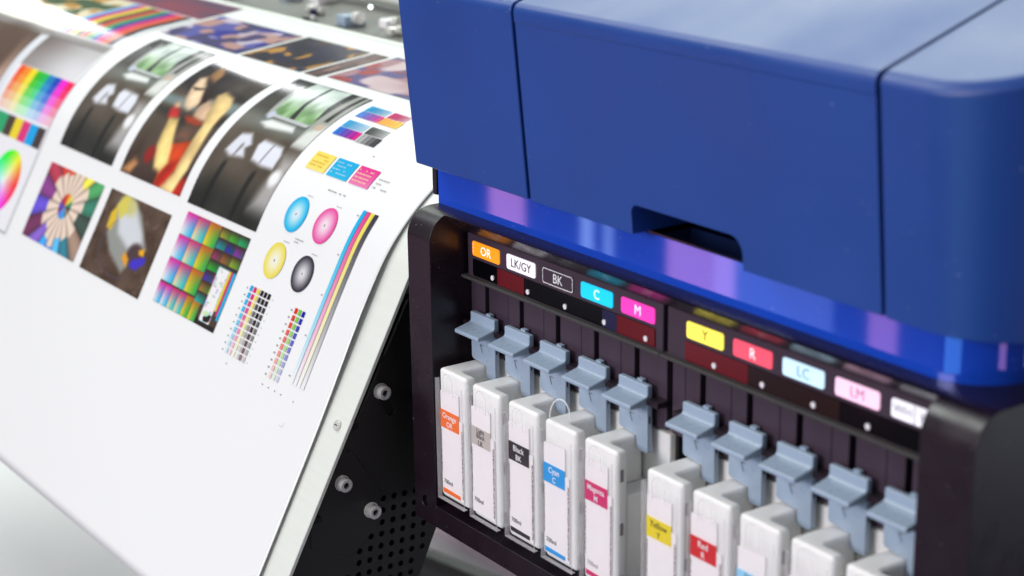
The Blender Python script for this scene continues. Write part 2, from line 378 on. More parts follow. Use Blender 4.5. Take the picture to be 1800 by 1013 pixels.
# right lid end: rounded corner swept round the plan
def lid_end():
    bm = bmesh.new(); n = 16
    base = [(.3946, -.0318)]+[(.423+.0618*math.sin(math.radians(90*i/n)), .030-.0618*math.cos(math.radians(90*i/n))) for i in range(n+1)]+[(.4848, .14), (.4848, .42)]
    nor = [(0, 1)]+[(-math.sin(math.radians(90*i/n)), math.cos(math.radians(90*i/n))) for i in range(n+1)]+[(-1, 0), (-1, 0)]
    ztop = lambda y: .1825+(min(y, .14)+.0318)*TAN
    lev = [(.0118, 0, .056), (.0114, 0, .0565)]+[(.0118*(1-f), f, None) for f in (.25, .5, .75, .93)]
    rings = []
    for ins, f, z in lev:
        rg = []
        for (x, y), (a, b) in zip(base, nor):
            zt = ztop(y)-.0065
            rg.append(bm.verts.new((x+a*ins, y+b*ins, z if z else .056+f*(zt-.056)/.93)))
        rings.append(rg)
    for k in range(1, 7):
        an = math.radians(90*k/6); ins = .0065*(1-math.cos(an)); dz = .0065*math.sin(an)
        rings.append([bm.verts.new((x+a*ins, y+b*ins, ztop(y+b*ins)-.0065+dz)) for (x, y), (a, b) in zip(base, nor)])
    for A, B in zip(rings, rings[1:]):
        for k in range(len(A)-1): bm.faces.new((A[k], A[k+1], B[k+1], B[k]))
    tl = [bm.verts.new((.3946, .42, ztop(.42))), bm.verts.new((.3946, .14, ztop(.14)))]
    T = rings[-1]
    for k in range(len(T)-3): bm.faces.new((T[k], T[k+1], tl[1])) if k else bm.faces.new((T[0], T[1], tl[1]))
    bm.faces.new((T[-3], T[-2], tl[1])); bm.faces.new((T[-2], T[-1], tl[0], tl[1]))
    bl = bm.verts.new((.3946, .42, .056)); bm.faces.new([*rings[0], bl])
    L = [r[0] for r in rings]; bm.faces.new([*L, tl[1], tl[0], bl])
    return from_bm(bm, 40)
put('lid_panel', lid_end(), 'blue', PR)

# ------------------------------------------------------------------ sloping platen, bracket, screws
TH0 = math.radians(62.180480946); A0 = (-.0341, -.0601); S0, RR, THE = .030, .165, math.radians(7); SA = RR*(TH0-THE)
P0 = (A0[0]+S0*math.cos(TH0), A0[1]+S0*math.sin(TH0))
def surf(s, off=0.0):
    s = np.asarray(s, float); th = np.clip(TH0-(s-S0)/RR, THE, TH0); ex = np.maximum(0, s-S0-SA)
    y = np.where(s < S0, A0[0]+s*math.cos(TH0), P0[0]+RR*(math.sin(TH0)-np.sin(th))+ex*math.cos(THE))
    z = np.where(s < S0, A0[1]+s*math.sin(TH0), P0[1]+RR*(np.cos(th)-math.cos(TH0))+ex*math.sin(THE))
    return y-np.sin(th)*off, z+np.cos(th)*off
ss = np.concatenate([np.linspace(-.27, .03, 8), np.linspace(.04, .19, 40), np.linspace(.2, .30, 6)])
yu, zu = surf(ss, -.0012); yl, zl = surf(ss, -.0042)
plat = put('heater_platen', prism_me(list(zip(yu, zu))+list(zip(yl[::-1], zl[::-1])), 'X', -1.6, -.075, .0004, 1, 50), 'metal', PR)
def on_slope(s, off): y, z = surf(s, off); return float(y), float(z)
nrm = (0, -math.sin(TH0), math.cos(TH0))
def cap_screw(cy, cz, x, parent, r=.0052, h=.0062, rot=0):
    ws = put('washer', cyl_me((x+.0006, cy, cz), (1, 0, 0), r*1.17, .0012, 28, .0002), 'zinc', parent)
    head = cyl_me((x+.0012+h/2, cy, cz), (1, 0, 0), r, h, 32, .0007)
    hexp = [(cy+r*.52*math.cos(math.radians(60*k+rot)), cz+r*.52*math.sin(math.radians(60*k+rot))) for k in range(6)]
    sc_ = put('cap_screw', boolean(head, [prism_me(hexp, 'X', x+.0012+h-.003, x+.02)]), 'zinc', parent)
    put('hex_socket', prism_me([(cy+(a-cy)*.96, cz+(b-cz)*.96) for a, b in hexp], 'X', x+.0012+h-.0032, x+.0012+h-.0026), 'gap', sc_)
    return sc_
# bracket side plate with slots and perforation
BX = -.080
by = lambda s, o: on_slope(s, o)
bpoly = [by(-.30, -.006), by(.08, -.006), (.075, -.02), (.085, -.06), (.0032, -.2354), (-.0330, -.3130), (-.10, -.36)]
def ox(s, o): return on_slope(s, o)
sc1, sc2, sc3 = (-.0420, -.1150), (-.0772, -.1786), (-.0537, -.2058)
cutters = [prism_me(slot_poly((sc1[0]+.0008, sc1[1]-.002), (-.0337, -.1325), .0036), 'X', BX-.002, BX+.02),
           prism_me(slot_poly(sc2, sc3, .0036), 'X', BX-.002, BX+.02)]
hol = bmesh.new()
u1 = Vector((.0085, -.0090)); u0 = Vector((-.0455, -.2020))
HOLES = []
for r_ in range(9):
    for c_ in range(7):
        # rows step along the slope direction, columns step across
        y = -.0420+c_*.0092+(-.0055)*r_+(.0046 if r_ % 2 else 0); z = -.2000-c_*.0002-r_*.0092
        HOLES.append((y, z))
def inside(y, z):
    # keep within plate: right edge line through (.0032,-.2354) slope 65 deg, left by distance from the platen
    dr = (y-.0032)*math.sin(math.radians(65))-(z+.2354)*math.cos(math.radians(65))
    return dr < -.004
hc = []
for y, z in HOLES:
    if inside(y, z):
        me = cyl_me((BX, y, z), (1, 0, 0), .0024, .012, 14); hol.from_mesh(me)
hm = bpy.data.meshes.new('h'); hol.to_mesh(hm); hol.free()
plate = prism_me(bpoly, 'X', BX-.0025, BX)
br = put('side_bracket', boolean(plate, cutters+[hm]), 'bracket', PR)
put('dark_backing', prism_me([(y*.98, z) for y, z in bpoly], 'X', BX-.010, BX-.006), 'gap', PR)  # black sheet added so the holes show a dark interior
# raised adjuster plate outlines
rim = slot_poly((sc1[0]+.0008, sc1[1]-.002), (-.0337, -.1325), .0042)
put('slot_rim', tube_me([(BX+.0001, a, b) for a, b in rim+[rim[0]]], .0003, 6, False), 'bracket', br)
rim = slot_poly(sc2, sc3, .0042)
put('slot_rim', tube_me([(BX+.0001, a, b) for a, b in rim+[rim[0]]], .0003, 6, False), 'bracket', br)
adj = [on_slope(-.02, -.0075), on_slope(.022, -.0075), on_slope(.030, -.013), on_slope(.026, -.024), on_slope(.014, -.050), on_slope(-.02, -.060)]
adj2 = [on_slope(-.165, -.0075), on_slope(-.105, -.0075), on_slope(-.100, -.014), on_slope(-.120, -.05), on_slope(-.150, -.062), on_slope(-.176, -.048), on_slope(-.178, -.014)]
for pl_ in (adj2,): put('adjuster_plate', prism_me(pl_, 'X', BX-.0005, BX+.0006, .0003, 1), 'bracket', br)
put('plate_edge', tube_me([(BX+.0002, *p) for p in (on_slope(.018, -.008), on_slope(.026, -.010), on_slope(.030, -.014), on_slope(.031, -.020), on_slope(.026, -.028), on_slope(.030, -.034), on_slope(.036, -.050))], .0005, 6), 'bracket', br)
for (cy, cz), rt in ((sc1, 10), (sc2, 25), (sc3, 0)): cap_screw(cy, cz, BX+.0006, br, rot=rt)
for s_ in (.020, -.030, -.082, -.155): put('clip_tab', box_me(BX-.001, BX+.003, *(lambda p: (p[0]-.002, p[0]+.0045))(on_slope(s_, -.0065)), *(lambda p: (p[1]-.004, p[1]+.001))(on_slope(s_, -.0065)), .0006, 1), 'gap', br)
# strip screw on the platen edge
ys, zs = on_slope(-.0868, -.0012)
hd = cyl_me((-.0880, ys+nrm[1]*.0010, zs+nrm[2]*.0010), nrm, .0040, .0020, 24, .0006)
s1 = put('pan_screw', hd, 'zinc', plat)
put('screw_cross', box_me(-.0898, -.0862, ys+nrm[1]*.0021-.0003, ys+nrm[1]*.0021+.0003, zs+nrm[2]*.0021-.0003, zs+nrm[2]*.0021+.0003), 'gap', s1)

# rear body behind the sheet, blurred in the photograph
put('rear_cover', prism_me([(.56, .02), (.95, .62), (.99, .60), (.62, -.06)], 'X', -1.9, .02, .004, 2), 'cover', PR)
put('rear_deck', box_me(-1.9, .02, .24, .60, -.05, .052), mat('deck_grey', srgb(110, 110, 106), .35, noise=.3, nscale=9), PR)
put('glowing_dot', cyl_me((-.655, .300, .070), (.6, -.7, .4), .0018, .003, 16, .0006), mat('dot_glow', (.9, .97, 1, 1), .3, emit=4), PR)  # small glowing white disc among the rear hardware
put('guide_rail', tube_me([(-1.8, .372, .066), (-.02, .372, .066)], .009, 12), 'metal', PR)
rb = random.Random(11)
for k in range(16):
    x = -1.02+k*.040+rb.uniform(-.012, .012); y = rb.uniform(.228, .345); zt = .052
    sz = rb.uniform(.005, .010); m = ('led', 'zinc', 'navy', 'dark', 'lever')[k % 5]
    pr_ = put('pinch_roller', box_me(x-sz, x+sz, y-sz*1.4, y+sz*1.4, zt, zt+sz*1.3, .0015, 2), m, PR)
    put('roller_knob', cyl_me((x+sz*1.6, y, zt+sz), (1, 0, 0), sz*.7, sz*1.1, 16, .001), 'zinc', pr_)
put('carriage_belt', box_me(-1.9, .02, .46, .47, .11, .135), 'dark', PR)
# stand under the bay
put('stand_post', box_me(-.30, -.24, .30, .36, -.80, -.34, .004), 'violet', PR)
put('stand_beam', box_me(-1.4, .40, .33, .40, -.80, -.74, .004), 'dark', PR)

# ------------------------------------------------------------------ ink cartridges
plan = [(-.0155, -.0315), (.0186, -.0315), (.0186, -.0226), (.0012, -.0226), (.0012, .0030), (-.0155, .0030)]
plan = fillet(plan, 3, .0035, 5)
body_a = prism_me(plan, 'Z', -.1780, -.0815, .0026, 4, 50)
rear_ = box_me(-.0152, .0178, -.0230, .0060, -.1775, -.1125, .0015, 2)
rear2 = box_me(-.0152, .0252, .0050, .0290, -.1775, -.0760, .0015, 2)
bm = bmesh.new(); bm.from_mesh(body_a); bm.from_mesh(rear_); bm.from_mesh(rear2)
body_me = bpy.data.meshes.new('body'); bm.to_mesh(body_me); bm.free(); shade(body_me, 40)
side_me = [box_me(.0184, .0188, -.0290, -.0264, z-.0082, z) for z in (-.0935, -.1295, -.1655)]
ridge_me = box_me(.0030, .0182, -.0319, -.0314, -.1750, -.0850, .0002, 1)
CARTS = [('Orange', 'OR', (250, 112, 16), 'white', 0, 'orange OR', 1, -.0127), ('Light\nBlack', 'LK', (196, 186, 180), 'ink', 0, 'grey Light Black LK', 0, -.0147),
         ('Black', 'BK', (22, 8, 16), 'white', .0024, 'black BK', 1, -.0128), ('Cyan', 'C', (16, 156, 226), 'white', 0, 'cyan blue C', 1, -.0147),
         ('Magenta', 'M', (214, 32, 108), 'white', .0022, 'magenta M', 1, -.0123), ('Yellow', 'Y', (240, 216, 22), 'ink', 0, 'yellow Y', 1, -.0127),
         ('Red', 'R', (214, 16, 26), 'white', .0017, 'red R', 1, -.0143), ('Light\nCyan', 'LC', (150, 214, 246), 'ink', -.004, 'pale blue', 1, -.0140),
         ('Light\nMagenta', 'LM', (250, 180, 214), 'ink', -.006, 'light pink', 1, -.0140), ('White', 'WH', (232, 232, 236), 'ink', -.006, 'white', 1, -.0140)]
WHERE = ['nearest the left frame post', 'second from the left frame post', 'third from the left frame post', 'clear film loop on top', 'left of the middle gap',
         'first cartridge right of the middle gap', 'second cartridge right of the middle gap', 'half cut off by the bottom of the picture', 'of which only the blank top of the card shows', 'hidden behind the right frame post']
ZB = -.178
for i, x in enumerate(XS):
    word, code, col, tcol, dz, ln, stripe, bx = CARTS[i]
    L_ = ('milky white ink cartridge with %s label, %s' % (ln, WHERE[i])) if i < 7 else ('milky white ink cartridge, pale blue label, cut off by the picture bottom', 'milky white ink cartridge showing only a blank card top, second from right', 'rightmost milky white ink cartridge, partly behind the right frame post')[i-7]
    ct = root('ink_cartridge', (x, 0, ZB), L_, 'ink cartridge', 'ink cartridges in the open bay', world=False)
    ct.location.y = random.uniform(-.0006, .0004); ct.rotation_euler = (0, random.uniform(-.004, .004), random.uniform(-.008, .008))
    def cp(name, me, m, parent=None, off=True):
        o = put(name, me, m, parent or ct)
        if off and (parent is None): o.location = (0, 0, -ZB)
        return o
    bd = cp('body', body_me, 'milk')
    for s_ in side_me: cp('side_slot', s_, 'slotg', bd, False)
    
    # card
    tl = random.uniform(-.012, .012)
    cx0 = bx-.0006; cx1 = bx+.0225; ztop = -.1110+dz
    card = cp('label_card', prism_me([(cx0, -.1745), (cx1+.0045, -.1745), (cx1+.0045, ztop-.004), (cx1, ztop-.0035), (cx1, ztop+.0145), (cx1-.001, ztop+.0150), (cx0+.0004, ztop+.0138), (cx0, ztop+.013)], 'Y', -.0323, -.0317), 'card')
    pa = cp('colour_patch', box_me(cx0, cx1, -.0326, -.0320, ztop-.0132, ztop), cmat(col, .4), card, False)
    mt = M[tcol]
    two = '\n' in word
    ws = word.split('\n')
    y_ = -.03275
    sz = .0058 if not two else .0048
    for k, wd in enumerate(ws):
        lettering(wd, sz if len(wd) < 7 else .0052, bx+.0108, y_, ztop-(.0040 if not two else .0021+k*.0039), mt, card, bold=.00005 if tcol == 'white' else 0)
    lettering(code, .0054, bx+.0108, y_, ztop-(.0100 if not two else .0110), mt, card, bold=.00005 if tcol == 'white' else 0)
    lettering('700ml', .0046, bx+.0072, y_+.0003, -.1650, 'ink' if i != 4 else 'greyink', card)
    if i not in (1,): cp('colour_stripe', prism_me([(cx0+.001, -.1736), (cx1, -.1736), (cx1, -.1708), (cx0+.001, -.1704)], 'Y', -.0326, -.0320), cmat(col, .4), card, False)
    cp('fine_print', box_me(cx1+.0028, cx1+.0042, -.0325, -.0320, -.1720, ztop-.010), 'fine', card, False)
    cp('fine_print', box_me(cx0-.0001, cx0+.0007, -.0325, -.0320, -.160, ztop-.016), 'fine', card, False)
    # clear sleeve with thumb arch
    sx0, sx1 = -.0158, .0176; ac = .0004
    bmf = bmesh.new(); bmf.faces.new([bmf.verts.new((a, -.0344, b)) for a, b in rrect(sx0, sx1, -.1788, -.0885, .0012, 3)])
    sl = cp('clear_sleeve', from_bm(bmf), 'film')
    rim = [(sx0, -.0346, -.0885), (sx0, -.0346, -.1788), (sx1, -.0346, -.1788), (sx1, -.0346, -.0885)]
    cp('sleeve_rim', tube_me(rim, .00028, 6), 'filmedge', sl, False)
    for xx in (sx0+.0004,): cp('sleeve_side', box_me(xx-.0002, xx+.0002, -.0342, -.0316, -.1786, -.0887), 'filmedge', sl, False)
    cp('sleeve_side', box_me(sx0, sx1, -.0342, -.0316, -.1787, -.1783), 'filmedge', sl, False)
    if i == 3:   # the film of this one is pushed up into a loop
        ar = [(.0020-.0112*math.cos(math.radians(a)), -.0318, -.0800+.0136*math.sin(math.radians(a))+.0030*(1-math.cos(math.radians(a)))) for a in range(0, 181, 10)]
    else:
        ar = [(ac-.0060, -.0348, -.0975)]+[(ac-.0060*math.cos(math.radians(a)), -.0348, -.0880+.0060*math.sin(math.radians(a))) for a in range(0, 181, 12)]+[(ac+.0060, -.0348, -.0975)]
    cp('thumb_arch', tube_me(ar, .00022 if i != 3 else .00038, 6), 'filmedge' if i != 3 else 'white', sl, False)

# ------------------------------------------------------------------ the printed sheet
XR, XL = -.1055, -1.45
SH = root('printed_sheet', (-.6, -.16, -.30), 'glossy white paper sheet printed with test photos and colour charts, rolling off the printer', 'printed sheet')
def lift_of(Xg, Sg):
    k = np.clip((Xg+.20)/.0945, 0, 1)**2*np.exp(-((Sg-.005)/.06)**2)*.0030
    wv = (np.sin(Xg*7.3+Sg*5+.6)*.55+np.sin(Xg*13.1-Sg*8+2.0)*.30+np.sin(Xg*3.1+Sg*14)*.4)
    return k+.0016*(1+wv*.6)*np.clip((.06-Sg)/.12, 0, 1)
def bend(Xg, Sg, off):
    Y, Z = surf(Sg, off); k = lift_of(Xg, Sg); th = np.clip(TH0-(Sg-S0)/RR, THE, TH0); return Y-np.sin(th)*k, Z+np.cos(th)*k
def grid_print(name, xs, s_, colfn, off, m, parent, lift=True):
    xs = np.asarray(xs, float); s_ = np.asarray(s_, float); nx, ns = len(xs), len(s_)
    Xg, Sg = np.meshgrid(xs, s_)
    Y, Z = bend(Xg, Sg, off)
    v = np.stack([Xg, Y, Z], -1).reshape(-1, 3)
    i = (np.arange(ns-1)[:, None]*nx+np.arange(nx-1)[None]).reshape(-1); f = np.stack([i, i+1, i+1+nx, i+nx], 1)
    me = bpy.data.meshes.new(name); me.from_pydata(v.tolist(), [], f.tolist())
    if colfn is not None:
        U, V = np.meshgrid((xs-xs[0])/(xs[-1]-xs[0]), (s_-s_[0])/(s_[-1]-s_[0]))
        c = colfn(U, V, Xg, Sg)
        set_col(me, c.reshape(-1, 3))
    me.polygons.foreach_set('use_smooth', [True]*len(me.polygons))
    return put(name, me, m, parent)
def lin(c):
    c = np.clip(np.asarray(c, float)/255, 0, 1); return np.where(c <= .04045, c/12.92, ((c+.055)/1.055)**2.4)
def set_col(me, c):
    at = me.color_attributes.new('Col', 'FLOAT_COLOR', 'POINT'); c = lin(c)*.83   # whites come out as the bare paper
    at.data.foreach_set('color', np.concatenate([c, np.ones((len(c), 1))], 1).ravel())
sdense = np.concatenate([np.linspace(-.272, .02, 40), np.linspace(.025, .20, 100), np.linspace(.205, .29, 20)])
xdense = np.concatenate([np.linspace(XL, -.21, 90), np.linspace(-.205, XR, 24)])
pa = grid_print('paper', xdense, sdense, None, .0008, 'paper', SH)
md = pa.modifiers.new('t', 'SOLIDIFY'); md.thickness = .0003; md.offset = -1
yb, zb = surf(-.272, .0008)
hang = [(float(yb), float(zb))]+[(float(yb)-.004*math.sin(k/4*1.2), float(zb)-.012*k) for k in range(1, 9)]

def blank(U, c): return np.broadcast_to(np.array(c, float), U.shape+(3,)).copy()
def mixm(c, m, col): m = np.clip(m, 0, 1)[..., None]; return c*(1-m)+np.array(col, float)*m
def sm_(x, a, b): t = np.clip((x-a)/(b-a), 0, 1); return t*t*(3-2*t)
def ell(U, V, cx, cy, rx_, ry_, rot=0, soft=.08):
    a = math.radians(rot); dx, dy = U-cx, V-cy; x, y = dx*math.cos(a)+dy*math.sin(a), -dx*math.sin(a)+dy*math.cos(a)
    return 1-sm_(np.sqrt((x/rx_)**2+(y/ry_)**2), 1-soft, 1+soft)
def cap(U, V, p, q, r0, r1, soft=.012):
    px, py = p; qx, qy = q; dx, dy = qx-px, qy-py; t = np.clip(((U-px)*dx+(V-py)*dy)/(dx*dx+dy*dy), 0, 1)
    d = np.hypot(U-px-t*dx, V-py-t*dy); r = r0+(r1-r0)*t; return 1-sm_(d-r, -soft, soft)
def rect(U, V, x0, x1, y0, y1, soft=.01):
    return sm_(U, x0-soft, x0+soft)*(1-sm_(U, x1-soft, x1+soft))*sm_(V, y0-soft, y0+soft)*(1-sm_(V, y1-soft, y1+soft))
def vnoise(U, V, fx, fy, seed):
    r = np.random.default_rng(seed); g = r.random((int(fy)+3, int(fx)+3)); x, y = U*fx, V*fy
    i, j = np.floor(x).astype(int), np.floor(y).astype(int); a, b = x-i, y-j; a, b = a*a*(3-2*a), b*b*(3-2*b)
    return (g[j, i]*(1-a)+g[j, i+1]*a)*(1-b)+(g[j+1, i]*(1-a)+g[j+1, i+1]*a)*b
def polym(U, V, pts, soft=.014):
    d2 = np.full(U.shape, 1e9); ins = np.zeros(U.shape, bool); n = len(pts)
    for a in range(n):
        (x0, y0), (x1, y1) = pts[a], pts[(a+1) % n]; dx, dy = x1-x0, y1-y0
        t = np.clip(((U-x0)*dx+(V-y0)*dy)/(dx*dx+dy*dy+1e-12), 0, 1); d2 = np.minimum(d2, (U-x0-t*dx)**2+(V-y0-t*dy)**2)
        if dy: ins ^= ((y0 > V) != (y1 > V)) & (U < dx*(V-y0)/dy+x0)
    d = np.sqrt(d2)*np.where(ins, -1, 1); return 1-sm_(d, -soft, soft)
def photo_car(U, V, X, S):
    c = blank(U, (92, 82, 71)); c = mixm(c, 1-sm_(V, .05, .30), (44, 43, 38)); c += ((vnoise(U, V, 5, 6, 3)-.5)*26)[..., None]
    c = mixm(c, sm_(V, .50, .60), (120, 126, 118)); c = mixm(c, sm_(V, .60, .68)*.95, (44, 46, 44)); c = mixm(c, sm_(V, .93, 1.0)*.8, (28, 28, 34))
    for u in (.18, .60): c = mixm(c, rect(U-.10*V, V, u, u+.05, -.02, .30, .03)*.8, (20, 20, 18))
    c = mixm(c, ell(U, V, .10, .66, .14, .12, 20, .5)*.6, (118, 112, 104)); c = mixm(c, polym(U, V, [(.03, .68), (.06, .97), (.22, 1.05), (.28, .67)], .03)*.7, (70, 66, 60))
    c = mixm(c, polym(U, V, [(.24, .64), (.17, .94), (.23, .94), (.34, .64)], .02), (176, 180, 176))
    for p in ([(.297, .663), (.245, .839), (.261, 1.0), (.471, 1.0), (.483, .807), (.53, .65)], [(.60, .655), (.527, .793), (.502, .992), (.74, 1.0), (.757, .826), (.832, .664)]):
        k = polym(U, V, p, .012)[..., None]; g = sm_(V, .70, .86)[..., None]
        win = np.array((132, 170, 116))*(1-g)+np.array((214, 226, 218))*g; win = win+((vnoise(U, V, 18, 16, 8)-.5)*64)[..., None]; c = c*(1-k)+win*k
    c = mixm(c, polym(U, V, [(.30, .645), (.80, .640), (.82, .665), (.30, .67)], .008), (196, 200, 200)); c = mixm(c, ell(U, V, .30, .655, .04, .03, 0, .4), (200, 204, 224))
    c = mixm(c, polym(U, V, [(.272, .588), (.365, .626), (.688, .624), (.726, .584), (.383, .563)], .02), (240, 242, 240))
    c = mixm(c, polym(U, V, [(.84, .50), (.82, .70), (.84, 1.02), (.98, 1.02), (1.02, .70), (1.02, .50)], .02), (168, 170, 162)); c = mixm(c, polym(U, V, [(.90, .72), (.90, 1.02), (.94, 1.02), (.95, .72)], .012), (40, 38, 34))
    c = mixm(c, polym(U, V, [(.84, .52), (.86, .62), (1.0, .70), (1.02, .52)], .03), (226, 228, 222)); c = mixm(c, ell(U, V, .93, .67, .05, .025, 0, .3), (206, 182, 160))
    c = mixm(c, polym(U, V, [(.139, .357), (.192, .482), (.31, .501), (.401, .436), (.354, .403), (.417, .351), (.226, .333)], .022), (226, 228, 238)); c = mixm(c, cap(U, V, (.28, .35), (.30, .41), .012, .02, .015)*.7, (110, 100, 96))
    c = mixm(c, polym(U, V, [(.521, .354), (.477, .45), (.509, .489), (.777, .481), (.823, .432), (.833, .342), (.681, .337)], .022), (232, 234, 244)); c = mixm(c, cap(U, V, (.64, .36), (.66, .47), .008, .008, .014)*.8, (100, 92, 92))
    c = mixm(c, polym(U, V, [(.80, .10), (.88, .337), (.86, .44), (1.02, .44), (1.05, .10)], .07)*.75, (206, 204, 204)); c = mixm(c, ell(U, V, .92, .30, .06, .05, 0, .5), (246, 246, 246))
    return c
def photo_person(U, V, X, S):
    c = blank(U, (86, 74, 62)); c = mixm(c, sm_(V, .62, .74), (24, 20, 18)); c = mixm(c, sm_(U, .35, .7)*sm_(V, .66, .80)*.9, (78, 70, 62)); c = mixm(c, sm_(V, .93, 1.0)*.7, (30, 26, 26))
    c = mixm(c, polym(U, V, [(-.1, .60), (.253, .604), (.86, .677), (1.1, .683), (1.1, .60), (.378, .522), (-.1, .53)], .03)*.9, (124, 142, 142))
    c = mixm(c, polym(U, V, [(-.1, .50), (.5, .50), (1.1, .58), (1.1, .50), (.5, .42), (-.1, .46)], .04)*.7, (40, 40, 38)); c = mixm(c, (1-sm_(V, .05, .34))*.85, (66, 46, 40)); c += ((vnoise(U, V, 8, 10, 5)-.5)*18)[..., None]
    g1, g2 = vnoise(U, V, 6, 7, 21), vnoise(U, V, 22, 24, 22)
    def P(pts, col, so=.02):
        m = polym(U, V, pts, so*1.3)[..., None]; m2 = polym(U, V, [(a+.035, b-.01) for a, b in pts], .09)[..., None]
        sh = np.array(col, float)*(.72+.30*m2)*(.86+.22*g1+.10*g2)[..., None]; return c*(1-m)+sh*m
    c = P([(.03, .86), (.20, .86), (.42, .79), (.56, .68), (.60, .58), (.45, .56), (.2, .66), (.08, .76)], (40, 26, 18), .025)
    c = P([(.218, .818), (.163, .927), (.213, .982), (.363, .871), (.382, .779)], (154, 112, 66), .025)
    c = P([(.146, .786), (.204, .815), (.373, .719), (.504, .616), (.491, .566), (.441, .522), (.333, .548), (.252, .616), (.189, .694)], (246, 214, 176), .018)
    c = P([(.20, .70), (.30, .705), (.37, .72), (.36, .70), (.27, .68)], (50, 32, 24), .012)
    c = P([(.548, .638), (.733, .626), (.778, .519), (.741, .48), (.633, .47), (.56, .50), (.53, .58)], (240, 200, 164), .025); c = P([(.37, .72), (.50, .70), (.56, .62), (.50, .60)], (46, 28, 20), .02)
    c = P([(.466, .483), (.576, .492), (.77, .475), (.717, .444), (.55, .445)], (196, 66, 36), .02); c = P([(.56, .40), (.74, .42), (.72, .33), (.52, .32)], (130, 92, 74), .03)
    c = P([(.48, .265), (.80, .345), (.82, .235), (.74, .02), (.56, -.02), (.56, .12)], (226, 74, 26), .015); c = P([(.62, .15), (.78, .20), (.74, .02), (.58, -.02)], (198, 40, 22), .03)
    c = P([(.70, -.02), (1.02, -.02), (1.02, .132), (.90, .09)], (190, 40, 22), .02)
    c = P([(.189, .544), (.23, .569), (.308, .531), (.248, .498)], (240, 196, 156)); c = P([(.194, .51), (.323, .517), (.398, .459), (.294, .425), (.235, .441)], (214, 52, 50))
    c = P([(.285, .437), (.414, .451), (.582, .262), (.651, .162), (.582, .088), (.474, .10), (.366, .225), (.315, .37)], (250, 216, 136))
    c = P([(.605, .695), (.658, .743), (.829, .709), (.909, .636), (.915, .478), (.944, .343), (.955, .168), (.871, -.01), (.66, -.01), (.787, .123), (.791, .299), (.778, .453), (.688, .591)], (250, 216, 146))
    c = P([(.011, .014), (.146, .116), (.222, .089), (.154, .012)], (216, 152, 92), .025); c = mixm(c, ell(U, V, .33, .17, .07, .06, 0, .4), (150, 34, 28))
    return c
def hsv(h, s, v):
    h = np.asarray(h) % 1*6; k = lambda n: (n+h) % 6; f = lambda n: v-v*s*np.clip(np.minimum(k(n), 4-k(n)), 0, 1)
    return np.stack([f(5), f(3), f(1)], -1)*255
def photo_pencils(U, V, X, S):
    dx, dy = (U-.52)*1.62, V-.56; r = np.hypot(dx, dy); a = np.arctan2(dy, dx); n = 18; t = (a/(2*math.pi)+.5)*n; k = np.floor(t).astype(int) % n; fr = t-np.floor(t)
    # sectors anticlockwise from the left: violet, wine, blue, blue, teal, green, yellow, orange, red
    pal = np.array([(84, 60, 196), (96, 24, 70), (120, 80, 190), (40, 150, 236), (44, 120, 230), (70, 176, 236), (30, 110, 130), (150, 120, 100), (40, 60, 50), (36, 110, 84), (60, 150, 80), (246, 226, 60), (244, 196, 40), (230, 120, 30), (222, 70, 26), (200, 40, 30), (170, 36, 60), (120, 40, 120)], float)
    col = pal[k]*.92+22; ed = (.86+.26*np.sin(fr*math.pi))[..., None]
    wood = np.array((244, 220, 200))*(.80+.22*np.sin(fr*math.pi))[..., None]
    c = col*(.85+.2*np.sin(fr*math.pi))[..., None]
    m = (sm_(r, .15, .18)*(1-sm_(r, .46+.07*np.sin(k*2.1), .50+.07*np.sin(k*2.1))))[..., None]; c = c*(1-m)+wood*m
    c = np.where((r > .50+.07*np.sin(k*2.1))[..., None], col*ed, c); e = sm_(np.abs(fr-.5), .42, .50)*sm_(r, .06, .2); c = mixm(c, e*.45, (70, 40, 36))
    return c
def photo_fish(U, V, X, S):
    c = blank(U, (86, 66, 52)); c += ((vnoise(U, V, 7, 9, 11)-.5)*34)[..., None]; c = mixm(c, (vnoise(U, V, 24, 24, 14) > .86)*.35, (150, 120, 110))
    P = lambda pts, col, so=.02: mixm(c, polym(U, V, pts, so), col)
    c = P([(.172, .727), (.212, .939), (.42, .97), (.60, .86), (.715, .694), (.847, .522), (.728, .396), (.626, .164), (.335, .333), (.2, .5)], (150, 152, 146), .04)
    c = P([(.24, .80), (.30, .95), (.44, .95), (.715, .66), (.78, .52), (.60, .44), (.36, .56)], (214, 218, 222), .05); c = mixm(c, ell(U, V, .36, .90, .14, .10, -30, .5), (206, 200, 130))
    c = P([(.155, .565), (.141, .745), (.202, .851), (.262, .673), (.232, .55)], (226, 190, 44)); c = P([(.183, .85), (.254, .986), (.336, .997), (.363, .831), (.312, .701)], (220, 206, 90))
    c = mixm(c, ell(U, V, .72, .42, .12, .13, 0, .3), (78, 58, 60)); c = P([(.553, .33), (.569, .406), (.662, .343), (.658, .246)], (232, 160, 40)); c = P([(.753, .488), (.825, .528), (.853, .443), (.778, .442)], (246, 176, 30))
    c = P([(.699, .275), (.709, .361), (.884, .454), (.905, .381), (.803, .26)], (66, 50, 196)); k = np.abs(np.hypot((U-.50)/.34, (V-.42)/.34)-1); c = mixm(c, (1-sm_(k, .01, .04))*((U < .30) | (V < .14))*.35, (96, 80, 150))
    return c
